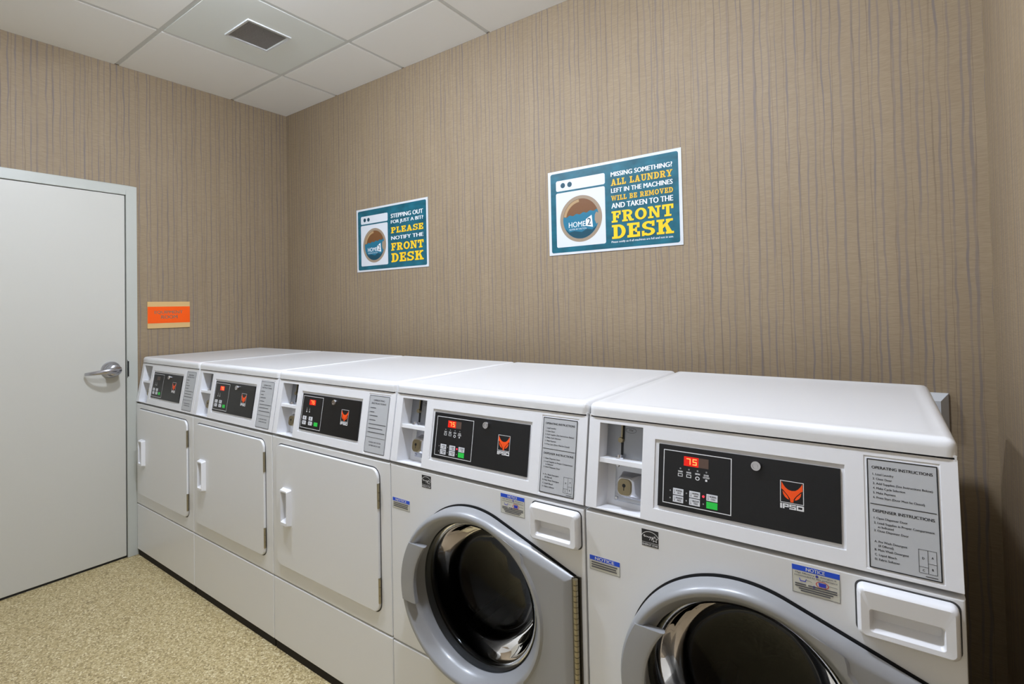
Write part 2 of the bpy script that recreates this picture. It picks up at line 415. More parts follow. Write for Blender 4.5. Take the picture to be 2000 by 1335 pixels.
# ---- ceiling: slab, grid bars, lay-in tiles
ceil = structure(MB().box(-.1, XR+.1, YF-.1, .1, H+.03, H+.1).build('ceiling', 'gridbar'), 'suspended ceiling of white square tiles in a metal grid')
xs = [0]+[.5676+.61*k for k in range(5)]+[XR]
ys = [0]+[-.3667-.61*k for k in range(4)]+[YF]
BW = .012
for x in xs[1:-1]: MB().box(x-BW, x+BW, YF, 0, H+.005, H+.012).build('grid_bar', 'gridbar', ceil)
for y in ys[1:-1]: MB().box(0, XR, y-BW, y+BW, H+.0055, H+.012).build('grid_bar', 'gridbar', ceil)
LIGHT_CELLS = {(2, 2), (4, 2)}
tile_me = {}
for i in range(len(xs)-1):
    for j in range(len(ys)-1):
        x0, x1, y0, y1 = xs[i], xs[i+1], ys[j+1], ys[j]
        x0 += BW-.0008 if i else .001; x1 -= BW-.0008 if i < len(xs)-2 else .001
        y0 += BW-.0008 if j < len(ys)-2 else .001; y1 -= BW-.0008 if j else .001
        vent = (i, j) == (1, 1)
        k = (round(x1-x0, 4), round(y1-y0, 4), vent, (i, j) in LIGHT_CELLS)
        cx, cy = (x0+x1)/2, (y0+y1)/2
        if k not in tile_me:
            hx, hy = (x1-x0)/2, (y1-y0)/2; t = MB()
            if vent:      # opening for the grille
                t.relief([-hx, -.098, .098, hx], [-hy, -.096, .096, hy], lambda a, b: .001 if abs(a) < .098 and abs(b) < .096 else .02, 0)
                t.v = [(p[0], p[1], .02-p[2]) for p in t.v]
            elif k[3]:    # opening for the downlight: square tile pierced by a round hole
                n = 48; sq = []; ci = []
                for q in range(n):
                    a = 2*PI*q/n+PI/4; m_ = max(abs(math.cos(a))/hx, abs(math.sin(a))/hy); sq.append((math.cos(a)/m_, math.sin(a)/m_)); ci.append((.085*math.cos(a), .085*math.sin(a)))
                t.loft([[(p[0], p[1], .02) for p in sq], [(p[0], p[1], 0) for p in sq], [(p[0], p[1], 0) for p in ci], [(p[0], p[1], .02) for p in ci]])
            else: t.box(-hx, hx, -hy, hy, 0, .02)
            me = t.mesh('ceiling_tile'); me.materials.append(MATS['gyptile' if vent else 'tile']); tile_me[k] = me
        o = bpy.data.objects.new('ceiling_tile', tile_me[k]); COL.objects.link(o); o.location = (cx, cy, H); o.parent = ceil
        if vent: o['label'] = 'smooth panel holding the vent grille'
# vent grille
VX, VY = .882, -.669
vg = empty('ceiling_vent', (VX, VY, H))
tag(vg, 'small square white-framed vent grille in the ceiling', 'vent')
MB().add([], []).box(-.099, .099, -.097, .097, .0195, .0199).build('backing', 'ventdark', vg)
v = MB(); v.T = lambda a, b, c: (a, b, -c)
v.loft([rr(-.112, .112, -.109, .109, .003, 0), rr(-.110, .110, -.107, .107, .003, .005), rr(-.100, .100, -.097, .097, .002, .004), rr(-.098, .098, -.095, .095, .002, -.012)])
v.build('frame', 'ventwhite', vg)
core = MB()
for q in range(34):
    x = -.0965+.193*q/33; core.box(x-.0011, x+.0011, -.095, .095, .0, .006)
for q in range(33):
    y = -.0935+.187*q/32; core.box(-.097, .097, y-.0011, y+.0011, .0002, .006)
vo = core.build('core_mesh', 'ventcore', vg, weld=False); vo['kind'] = 'stuff'; vo['label'] = 'fine grey egg-crate mesh'

# ---- opal dome ceiling lights
lamp_rows = {2: ('over the machines', -1.2817), 4: ('over the free floor', (ys[4]+ys[5])/2)}
for i, j in sorted(LIGHT_CELLS):
    lx, ly = (xs[i]+xs[i+1])/2, (ys[j]+ys[j+1])/2
    r = empty('ceiling_light', (lx, ly, H))
    tag(r, 'round opal dome ceiling light %s, %s' % (lamp_rows[j][0], 'towards the door' if i == 2 else 'towards the far end wall'), 'light', 'opal dome ceiling lights')
    t = MB(); t.T = lambda a, b, c: (a, b, -c)
    t.lathe(0, 0, [(.100, 0), (.098, .004), (.086, .005), (.080, -.004), (.076, -.010), (.0755, -.02)], 40)
    t.build('trim_ring', 'lamptrim', r, smooth=40)
    t = MB(); t.T = lambda a, b, c: (a, b, -c)
    t.lathe(0, 0, DOME, 40)
    t.build('opal_dome', 'lens', r, smooth=60)

# ------------------------------------------------------------------ wall things
def plane_xz(y):  return lambda a, b, c: (a, y-c, b)
def poster(name, x0, label, small):
    root = empty(name, (x0+.3, 0, 1.526)); tag(root, label, 'poster')
    T = lambda a, b, c: ((a-300)/1000, -.0035-c/1000, b/1000)       # millimetres on the sheet
    M = lambda: MB(T, .02)
    MB().box(-.3, .3, -.0035, -.0002, 0, .375).build('sheet', 'poster_white', root)
    M().poly([(p[0], p[1]) for p in rr(13, 588, 10, 364, 9, 0)], .15).build('teal_print', 'teal', root)
    ic = M(); ic.poly([p[:2] for p in rr(41, 279, 283, 330, 8, 0)], .3); ic.poly([p[:2] for p in rr(40, 278, 33, 275, 8, 0)], .3)
    io = ic.build('washer_pictogram', 'ice', root)
    k = M(); k.disc(76, 307, 11.5, .45, 28); k.disc(110, 307, 11.5, .45, 28); k.build('pictogram_knobs', 'deepteal', io)
    M().arc(161, 151, 102, 101, 86, 87, 0, 360, 64, .45).build('pictogram_ring', 'tan', io)
    M().disc(161, 151, 87, .4, 64).build('pictogram_drum', 'brown', io)
    hl = M(); hl.arc(161, 151, 84, 85, 72, 73, 95, 170, 20, .5); hl.build('pictogram_gleam', 'tanlight', io)
    wv = []
    for q in range(41):
        xx = 161-86+172*q/40; yy = 163+(xx-75)*.115+3.0*math.sin(xx*.19)
        lim = math.sqrt(max(0, 86.5**2-(xx-161)**2)); wv.append((xx, min(yy, 151+lim)))
    a0 = math.atan2(wv[-1][1]-151, wv[-1][0]-161); a1 = math.atan2(wv[0][1]-151, wv[0][0]-161)-2*PI
    bow = [(161+86.5*math.cos(a0+(a1-a0)*q/40), 151+86.5*math.sin(a0+(a1-a0)*q/40)) for q in range(41)]
    wm = M(); n = len(wv)
    wm.add([(p[0], p[1], .55) for p in wv]+[(p[0], p[1], .55) for p in bow[::-1]], [(i, i+1, n+i+1, n+i) for i in range(n-1)])
    wm.build('pictogram_water', 'water', io)
    dt = M(); pts = [(161+84*math.cos(math.radians(t)), 149+84*math.sin(math.radians(t))) for t in range(205, 336, 5)]
    dt.poly(pts+[(215, 98), (190, 104), (165, 92), (130, 100), (105, 96)], .6); dt.build('pictogram_deep_water', 'deepteal', io)
    M().poly([(228, 138), (236, 120), (248, 128), (248, 165), (236, 172), (229, 160)], .75).build('pictogram_catch', 'tan', io)
    lg = M(); put_text(lg, 'HOME', 102, 184, 116, 139, .7, .004); put_text(lg, 'SUITES BY HILTON', 105, 188, 104, 110, .7, 0)
    lg.poly([(185, 117), (219, 109), (214, 161), (186, 145)], .7); lg.build('pictogram_lettering', 'whiteprint', io)
    n2 = M(); put_text(n2, '2', 193, 211, 119, 149, .85, .01); n2.build('pictogram_numeral', 'deepteal', io)
    wt, yl, ol = ('white_lettering', 'whiteprint'), ('yellow_lettering', 'yellow'), ('amber_lettering', 'olive_yellow')
    def ln(fn, kind, s, a, b, x1=565, xx=306):
        mb = M(); fn(mb, s, xx, x1, a, b, .6); o = mb.build(kind[0], kind[1], root, weld=False)
        if fn is put_slab:
            mb = M(); fn(mb, s, xx+1.8, x1+1.8, a-1.8, b-1.8, .3); mb.build('lettering_shadow', 'deepteal', o, weld=False)
    bt = lambda mb, s, a, b, c, d, e: put_text(mb, s, a, b, c, d, e, .016)
    if small:
        ln(bt, wt, 'STEPPING OUT', 293, 317); ln(bt, wt, 'FOR JUST A BIT?', 256, 281)
        ln(put_slab, yl, 'PLEASE', 206, 240); ln(bt, wt, 'NOTIFY THE', 168, 189)
        ln(put_slab, yl, 'FRONT', 107, 150); ln(put_slab, yl, 'DESK', 41, 92)
    else:
        ln(bt, wt, 'MISSING SOMETHING?', 308, 327); ln(put_slab, ol, 'ALL LAUNDRY', 270, 297)
        ln(bt, wt, 'LEFT IN THE MACHINES', 240, 259); ln(put_slab, ol, 'WILL BE REMOVED', 207, 228)
        ln(bt, wt, 'AND TAKEN TO THE', 175, 197); ln(put_slab, yl, 'FRONT', 116, 163); ln(put_slab, yl, 'DESK', 48, 106)
        mb = M(); put_text(mb, 'Please notify us if all machines are full and not in use.', 303, 563, 29, 40, .6, .006); mb.build('white_lettering', 'whiteprint', root, weld=False)
poster('wall_poster', .754, 'teal notice poster reading stepping out for just a bit', True)
poster('wall_poster', 2.113, 'teal notice poster reading missing something, all laundry left will be removed', False)

sg = empty('room_sign', (0, -.734, 1.22)); tag(sg, 'orange and sand coloured equipment room sign beside the door', 'sign')
ST = lambda a, b, c: (c, a, b)
MB(ST).box(-.108, .108, 0, .150, .0004, .006).build('sign_plate', 'sign_sand', sg, bevel=.001)
MB(ST).box(-.1075, .1075, .029, .122, .006, .0068).build('orange_band', 'sign_orange', sg)
s_ = MB(ST, .00002); put_text(s_, 'EQUIPMENT', -.075, .070, .079, .099, .0073, .012); put_text(s_, 'ROOM', -.042, .042, .053, .073, .0073, .012)
s_.build('lettering', 'sign_grey', sg)

ub = empty('wall_box', (3.43, 0, .90)); tag(ub, 'pale grey utility box on the wall behind the end washer', 'box')
b_ = MB(lambda a, b, c: (a, -c, b)); b_.loft([[(x, z, .0003) for x, z in ((-.046, 0), (.046, 0), (.046, .12), (-.046, .12))], [(x, z, .008) for x, z in ((-.046, 0), (.046, 0), (.046, .12), (-.046, .12))], [(x, z, .036) for x, z in ((-.026, .02), (.026, .02), (.026, .1), (-.026, .1))]], True, True)
b_.build('box_cover', 'boxgrey', ub)
pp = MB(); pp.cyl(0, -.018, -.30, .002, .009); pp.build('conduit', 'boxgrey', ub, smooth=40)

# ------------------------------------------------------------------ laundry machines
W = .683; X0 = .0063; YB = -.8987; ZPB = .8287
SL = Vector((0, .0345, .2067)).normalized(); NR = Vector((0, -SL.z, SL.y))
YO = -.55
def MT(u, y, z): return (u-W/2, y-YO, z)
def PT(u, v, w):                             # control panel plane
    p = Vector((0, YB, ZPB))+SL*v+NR*w; return MT(u, p.y, p.z)
YFRONT = -.8975
def FT(u, z, w): return MT(u, YFRONT-w, z)   # cabinet front plane

def cabinet(root):
    c = MB(); u0, u1, y0, y1, z0, z1 = .0035, .6795, -.865, -.205, .034, 1.040
    # open-fronted shell with thickness: sides, back, top, bottom
    for b in ((u0, u0+.003, y0, y1, z0, z1), (u1-.003, u1, y0, y1, z0, z1), (u0+.003, u1-.003, y1-.003, y1, z0, z1), (u0+.003, u1-.003, y0, y1-.003, z1-.003, z1), (u0+.003, u1-.003, y0, y1-.003, z0, z0+.003)):
        c.box(*b)
    c.T = None; c.v = [MT(*p) for p in c.v]
    c.build('cabinet', 'paint', root)
    b = MB(MT); b.box(.004, .679, -.8915, -.22, .0, .034); b.build('toe_gap_shade', 'toe_gap_shade', root)  # black block put in for the shadowed gap between machine and floor
    # lid
    l = MB(MT); l.box(.0012, .6818, -.8675, -.1977, 1.0368, 1.068)
    bm = bmesh.new(); bm.from_mesh(l.mesh('lid'))
    top = lambda v: v.co.z > 1.05
    ed = [e for e in bm.edges if top(e.verts[0]) or top(e.verts[1])]
    bmesh.ops.bevel(bm, geom=ed, offset=.017, segments=4, profile=.55, affect='EDGES')
    bm.faces.ensure_lookup_table(); f = max(bm.faces, key=lambda q: q.calc_area() if q.normal.z > .9 else 0)
    bmesh.ops.inset_region(bm, faces=[f], thickness=.020); bmesh.ops.inset_region(bm, faces=[f], thickness=.014, depth=-.0028)
    me = bpy.data.meshes.new('lid'); bm.to_mesh(me); bm.free()
    link('lid', me, 'paint', root, smooth=50)

def control_panel(root):
    us = [.0025, .031, .1375, .1665, .5215, .551, .657, .6805]
    vs = [0, .0035, .0065, .028, .105, .116, .175, .196, .197, .2075]
    def dep(u, v):
        if .031 < u < .1375:
            if .0035 < v < .105: return -.056
            if .105 < v < .116: return -.006
            if .116 < v < .196: return -.042
        if .1665 < u < .5215 and .028 < v < .175: return -.0035
        if .551 < u < .657 and .0065 < v < .197: return -.0012
        return 0
    cp = MB(PT).relief(us, vs, dep, -.062).build('control_panel', 'plastic', root, bevel=.0022, seg=2)
    MB(PT).box(.0325, .1360, .1180, .1945, -.0415, -.0408).build('coin_plate', 'coinplate', cp)
    k = MB(PT)                                # coin entry in the upper niche
    k.box(.0700, .0738, .165, .1945, -.0408, -.0345); k.build('coin_guide', 'brass', cp)
    k = MB(PT); k.box(.0743, .0765, .160, .194, -.0408, -.0380); k.box(.070, .0745, .124, .153, -.0408, -.0380); k.build('coin_slot', 'black', cp)
    k = MB(PT); k.cyl(.0695, .1585, -.0408, -.0325, .0075, .006); k.build('coin_knob', 'brass', cp, smooth=40)
    k = MB(PT); k.T = lambda a, b, c: PT(a, .1162+c, -.024+b); k.cyl(.0725, 0, 0, .004, .0095, n=6); k.cyl(.0725, 0, .004, .010, .0055); k.build('coin_bolt', 'chrome', cp)
    k = MB(PT, .00002); k.arc(.0925, .183, .0135, .0065, .0125, .0055, 0, 360, 28, -.0404); put_text(k, '25\u00a2', .087, .098, .1805, .1860, -.0403, .02); k.build('coin_mark', 'greyprint', cp)
    k = MB(PT); k.box(.052, .1370, .016, .1035, -.056, -.0535); lp = k.build('lock_plate', 'steel', cp, bevel=.001)
    k = MB(PT)                                # lock housing
    k.loft([rr(.068, .124, .026, .086, .008, -.0535), rr(.0695, .1225, .0275, .0845, .008, -.050), rr(.071, .113, .034, .078, .009, -.028), rr(.0725, .1075, .0365, .0755, .009, -.022)], True, True)
    k.build('lock_housing', 'chrome', cp, smooth=30)
    k = MB(PT); k.loft([rr(.0735, .1065, .0375, .0745, .011, -.022), rr(.0745, .1055, .0385, .0735, .011, -.0175)], False, True); k.build('lock_face', 'brass', cp, smooth=30)
    k = MB(PT); k.disc(.0895, .0595, .0042, -.0172); k.rect(.0885, .0905, .0485, .0595, -.0172); k.build('keyhole', 'black', cp)
    for a, b in ((.0575, .097), (.132, .0975), (.0575, .022)):
        k = MB(PT); k.cyl(a, b, -.0535, -.050, .0042, .003, 12); k.build('plate_screw', 'chrome', cp)
    return cp

def fox_logo(T, root):
    # emblem: white square outline, orange fox head, white letters below
    x0, x1, y0, y1 = .4160, .4560, .0905, .1310
    m = MB(T, .00002); m.frame(x0, x1, y0, y1, .0011, .0004)
    def L(ch, a, b):
        h0, h1 = .0798, .0890; t = .0026; tv = .0030
        if ch == 'I': m.rect(a, b, h0, h1, .0004)
        if ch == 'P': m.rect(a, a+tv, h0, h1, .0004); m.frame(a, b, h0+.0030, h1, .0022, .0004)
        if ch == 'S':
            hh = (h1-h0-.0006*0)/5
            m.rect(a, b, h0, h0+.0022, .0004); m.rect(a, b, h1-.0022, h1, .0004); m.rect(a, b, (h0+h1)/2-.0010, (h0+h1)/2+.0010, .0004)
            m.rect(a, a+.0026, (h0+h1)/2, h1, .0004); m.rect(b-.0026, b, h0, (h0+h1)/2, .0004)
        if ch == 'O': m.frame(a, b, h0, h1, .0027, .0004)
    L('I', .4160, .4192); L('P', .4204, .4306); L('S', .4316, .4428); L('O', .4438, .4560)
    m.build('logo_lettering', 'whiteprint', root)
    q = lambda x, y: (x0+(x1-x0)*x, y0+(y1-y0)*y)
    f = MB(T, .00002); C = .0005
    for s in (1, -1):
        X = lambda x: .5+s*(.5-x)
        # ear and brow sweeping down to the nose
        brow = [(.06, .95), (.14, .80), (.24, .68), (.36, .60), (.50, .575)]
        low = [(.05, .62), (.13, .57), (.22, .47), (.32, .36), (.42, .22)]
        for i in range(4): f.poly([q(X(brow[i][0]), brow[i][1]), q(X(brow[i+1][0]), brow[i+1][1]), q(X(low[i+1][0]), low[i+1][1]), q(X(low[i][0]), low[i][1])], C)
        f.poly([q(X(.50), .575), q(X(.50), .06), q(X(.44), .06), q(X(.42), .22)], C)
        # cheek leaf
        f.poly([q(X(.10), .54), q(X(.20), .44), q(X(.30), .33), q(X(.39), .17), q(X(.30), .19), q(X(.20), .27), q(X(.13), .38)], C)
    f.build('logo_emblem', 'orange', root)

SEG = {'7': 'abc', '5': 'acdfg'}
def digits(m, s, x0, y0, w, h, gap, c):
    t = w*.2
    for i, ch in enumerate(s):
        x = x0+i*(w+gap)
        for g in SEG[ch]:
            r = {'a': (x, x+w, y0+h-t, y0+h), 'g': (x, x+w, y0+h/2-t/2, y0+h/2+t/2), 'd': (x, x+w, y0, y0+t), 'b': (x+w-t, x+w, y0+h/2, y0+h), 'c': (x+w-t, x+w, y0, y0+h/2), 'f': (x, x+t, y0+h/2, y0+h), 'e': (x, x+t, y0, y0+h/2)}[g]
            m.rect(*r, c)

def fascia(root, washer, lit=True):
    fo = MB(PT).box(.1760, .5150, .0365, .1670, -.0036, .0004).build('control_fascia', 'fascia', root)
    T = lambda a, b, c: PT(a, b, .0004+c)
    if washer: bx = (.1870, .3275, .0455, .1570)
    else: bx = (.1815, .3050, .0440, .1600)
    m = MB(T); m.frame(*bx, .0016, .0003); m.build('keypad_outline', 'whiteprint', fo)
    if washer: d = (.2310, .2820, .1285, .1480)
    else: d = (.2230, .2610, .1290, .1480)
    split = d[0]+(d[1]-d[0])*(.60 if washer else 1.0)
    if lit:
        MB(T).rect(d[0], split, d[2], d[3], .0003).build('display', 'displayon', fo)
        if washer: MB(T).rect(split, d[1], d[2], d[3], .0003).build('display_blank', 'displayoff', fo)
        m = MB(T, .00002); digits(m, '75', d[0]+(.0055 if washer else .009), d[2]+.0035, .0085, .0125, .0045, .0006); m.build('display_digits', 'digit', fo)
    else: MB(T).rect(*d[:2], *d[2:], .0003).build('display', 'displayoff', fo)
    ic = MB(T, .00002)
    class led:
        disc = staticmethod(lambda u, v, r, c, n: MB(T).disc(u, v, r, c, n).build('indicator_lamp', 'ledoff', fo))
    if washer:
        for i, (u, wd) in enumerate(zip((.2240, .2420, .2600, .2780), ('WASH', 'RINSE', 'SPIN', 'DOOR'))):
            led.disc(u, .1215, .0018, .0003, 12)
            put_text(ic, wd, u-.005, u+.005, .1135, .1170, .0003, .02)
            if i < 2: ic.frame(u-.005, u+.005, .1050, .1115, .0012, .0003)
            elif i == 2: ic.arc(u, .1065, .0045, .0040, .0028, .0024, 0, 360, 20, .0003)
            else: put_text(ic, 'LOCKED', u-.0065, u+.0065, .1090, .1125, .0003, .02); ic.rect(u-.002, u+.002, .1030, .1072, .0003)
    else:
        for u in (.2120, .2290):
            led.disc(u, .1160, .0016, .0003, 12); ic.rect(u-.0010, u+.0010, .108, .113, .0003); ic.disc(u, .1035, .0028, .0003, 12)
    ic.build('status_icons', 'whiteprint', fo, weld=False)
    # keys
    if washer:
        cols = (.2095, .2440, .2790); rows = (.0660, .0510); kw, kh = .0220, .0132
        names = {(0, 0): ('NORMAL', 'HOT'), (1, 0): ('NORMAL', 'WARM'), (2, 0): ('NORMAL', 'COLD'), (0, 1): ('PERM', 'PRESS'), (1, 1): ('DELICATE', 'COLD')}
    else:
        cols = (.1930, .2310, .2650); rows = (.0735, .0565); kw, kh = .0220, .0135; names = {}
    for ci, cu in enumerate(cols):
        for ri, rv in enumerate(rows):
            start = ci == 2 and ri == 1
            if not washer and ci == 2 and ri == 0: continue
            MB(T).box(cu, cu+kw, rv, rv+kh, .0001, .0008).build('key', 'green' if start else 'button', fo)
            pr = MB(T, .00002)
            led.disc(cu-.0062, rv+kh*.5, .0016, .0003, 12) if not (washer and (ci, ri) == (2, 0)) else None
            if (ci, ri) in names:
                a, b = names[(ci, ri)]
                put_text(pr, a, cu+.0062, cu+kw-.002, rv+.0072, rv+.0108, .001, .02); put_text(pr, b, cu+.009, cu+kw-.004, rv+.0025, rv+.0058, .001, .02)
                pr.rect(cu+.0030, cu+.0038, rv+.003, rv+.011, .001); pr.disc(cu+.0034, rv+.0032, .0010, .001, 8)
            elif not start:
                pr.rect(cu+.009, cu+.0125, rv+.003, rv+.011, .001)
            if pr.v: pr.build('key_lettering', 'greyprint', fo, weld=False)
    if washer: MB(T).disc(.2728, .0726, .0024, .0005, 16).build('indicator_lit', 'redled', fo)
    k = MB(T); k.lathe(.3740, .1505, [(.0100, 0), (.0100, .005), (.0088, .0085), (.0060, .0085), (.0058, .0065), (.0040, .0065), (.0038, .0080), (0, .0080)], 28)
    k.build('key_lock', 'chrome', fo, smooth=30)
    fox_logo(T, fo)
    return fo

def instruction_label(root, washer):
    u0, v1 = .5550, .1930; wd, ht = .0990, .1840
    lo = MB(PT).loft([rr(u0, u0+wd, v1-ht, v1, .003, -.0013), rr(u0, u0+wd, v1-ht, v1, .003, .0002)], False, True).build('instruction_label', 'labelgrey', root)
    T = lambda x, y, c: PT(u0+x/1000, v1-y/1000, .0005+c)           # millimetres from the label's top left
    m = MB(T, .00002); Q = []
    m.frame(.4, 98.6, .4, 183.6, 1.7)
    Tt = lambda s, x0, x1, yc, h, b=.02: Q.append((s, x0, x1, yc, h, b))
    def flush():
        for s, x0, x1, yc, h, b in Q:
            vs, fs = text_tris(s, b)
            a0, a1 = min(v[0] for v in vs), max(v[0] for v in vs); c0, c1 = min(v[1] for v in vs), max(v[1] for v in vs)
            k = h/.73
            sx = (x1-x0)/(a1-a0) if x1 else k*.93
            for q, dx in enumerate((-b, b)): m.add([(x0+(v[0]-a0+dx)*sx, yc+h/2-v[1]*k, m.step*q) for v in vs], fs)
    if washer:
        Tt('OPERATING INSTRUCTIONS', 7.5, 92, 14.5, 5.0, .03)
        for i, s in enumerate(('1. Load Laundry', '2. Close Door', '3. Add Supplies (See Instructions Below)', '4. Make Cycle Selection', '5. Make Payment', '6. Press Start (Door Must be Closed)')):
            Tt(s, 8.5, None if i != 2 else 91, 26+7.9*i, 3.7)
        m.rect(4, 95, 76.4, 77.6)
        Tt('DISPENSER INSTRUCTIONS', 7.5, 92, 88, 5.0, .03)
        for s, y in (('1. Open Dispenser Door', 100), ('2. Load Supplies in Proper Compartment', 108), ('as Indicated', 114.5), ('3. Close Dispenser Door', 121), ('A. Pre Wash Detergent', 139), ('(if Offered)', 145.5), ('B. Main Wash Detergent', 152.5), ('C. Liquid Bleach', 160.5), ('D. Fabric Softener', 168)):
            Tt(s, 14 if s[0] in 'a(' else 8.5, 91 if 'Proper' in s else None, y, 3.7)
        m.frame(68.5, 92.5, 137.5, 174.5, .6); m.rect(80.6, 81.2, 137.5, 174.5); m.rect(68.5, 80.6, 164.4, 165); m.rect(81.2, 92.5, 158.0, 158.6)
        for s, x, y in (('D', 73.3, 151), ('A', 85.5, 148), ('C', 73.3, 169.8), ('B', 85.5, 166.5)): Tt(s, x, None, y, 3.6)
        m.rect(77, 93, 178.4, 179.4)
    else:
        Tt('OPERATING', 22, 76, 16, 5.6, .03); Tt('INSTRUCTIONS', 14, 84, 26, 5.6, .03)
        for y, l in ((41, 26), (54, 20), (66, 38), (80, 30)): m.rect(7, 9, y-.9, y+.9); m.rect(11, 11+l, y-1.2, y+1.2)
        for y, l in ((93, 86), (106, 72), (119, 84)): m.rect(7, 9, y-.9, y+.9); m.rect(11, 7+l, y-1.2, y+1.2)
        m.rect(4, 95, 134.4, 135.4)
        Tt('CLEAN LINT FILTER', 20, 78, 150, 4.6, .03); Tt('AFTER EACH USE', 21, 78, 160, 4.6, .03)
    flush()
    m.build('label_lettering', 'darkprint' if washer else 'greyprint', lo, weld=False)

def finish_front_rect(name, mt, root, u0, u1, z0, z1):
    return MB(FT).box(u0, u1, z0, z1, -.03, 0).build(name, mt, root, bevel=.004, seg=3)

def make_dryer(lit):
    r = empty('clothes_dryer', (0, YO, 0))
    cabinet(r); control_panel(r); fascia(r, False, lit); instruction_label(r, False)
    finish_front_rect('front_panel', 'paint', r, .0015, .6815, .2805, .8190)
    finish_front_rect('lower_panel', 'paint', r, .0015, .6815, .0335, .2765)
    d = MB(FT)
    x0, x1, z0, z1 = .038, .632, .338, .793
    g = MB(FT); g.loft([rr(x0-.004, x1+.004, z0-.004, z1+.004, .034, .0004), rr(x0+.002, x1-.002, z0+.002, z1-.002, .030, .0004)]); 
    d.loft([rr(x0, x1, z0, z1, .030, .0003), rr(x0, x1, z0, z1, .030, .0055), rr(x0+.0012, x1-.0012, z0+.0012, z1-.0012, .0288, .0080), rr(x0+.0045, x1-.0045, z0+.0045, z1-.0045, .0255, .0092), rr(.097, .137, .511, .631, .004, .0092), rr(.097, .137, .511, .631, .004, .0009)], True, True)
    do = d.build('loading_door', 'paint', r, smooth=35)
    g.build('door_gasket', 'hollow', do)
    h = MB(FT)                                # pull: raised surround with a pocket
    a0, a1, b0, b1, w = .088, .141, .503, .634, .0090
    h.loft([rr(a0-.004, a1+.003, b0-.004, b1+.003, .006, w), rr(a0+.004, a1, b0, b1, .006, w+.016), rr(a0+.007, a1-.001, b0+.002, b1-.001, .005, w+.018), rr(a0+.012, a1-.0045, b0+.012, b1-.006, .004, w+.018), rr(a0+.0125, a1-.005, b0+.013, b1-.0065, .004, w+.015), rr(a0+.014, a1-.0055, b0+.024, b1-.007, .004, .0014)], False, True)
    h.build('door_pull', 'plastic', do, smooth=35)
    for zz in (.669, .371):
        k = MB(FT); k.box(.6295, .6330, zz, zz+.079, .0005, .0090)
        for q in range(3): k.T = lambda a, b, c: FT(.6335+a, c, .0065+b); k.cyl(0, 0, zz+.001+.026*q, zz+.025+.026*q, .0034, n=12)
        k.build('door_hinge', 'hingepin', do)
    return r

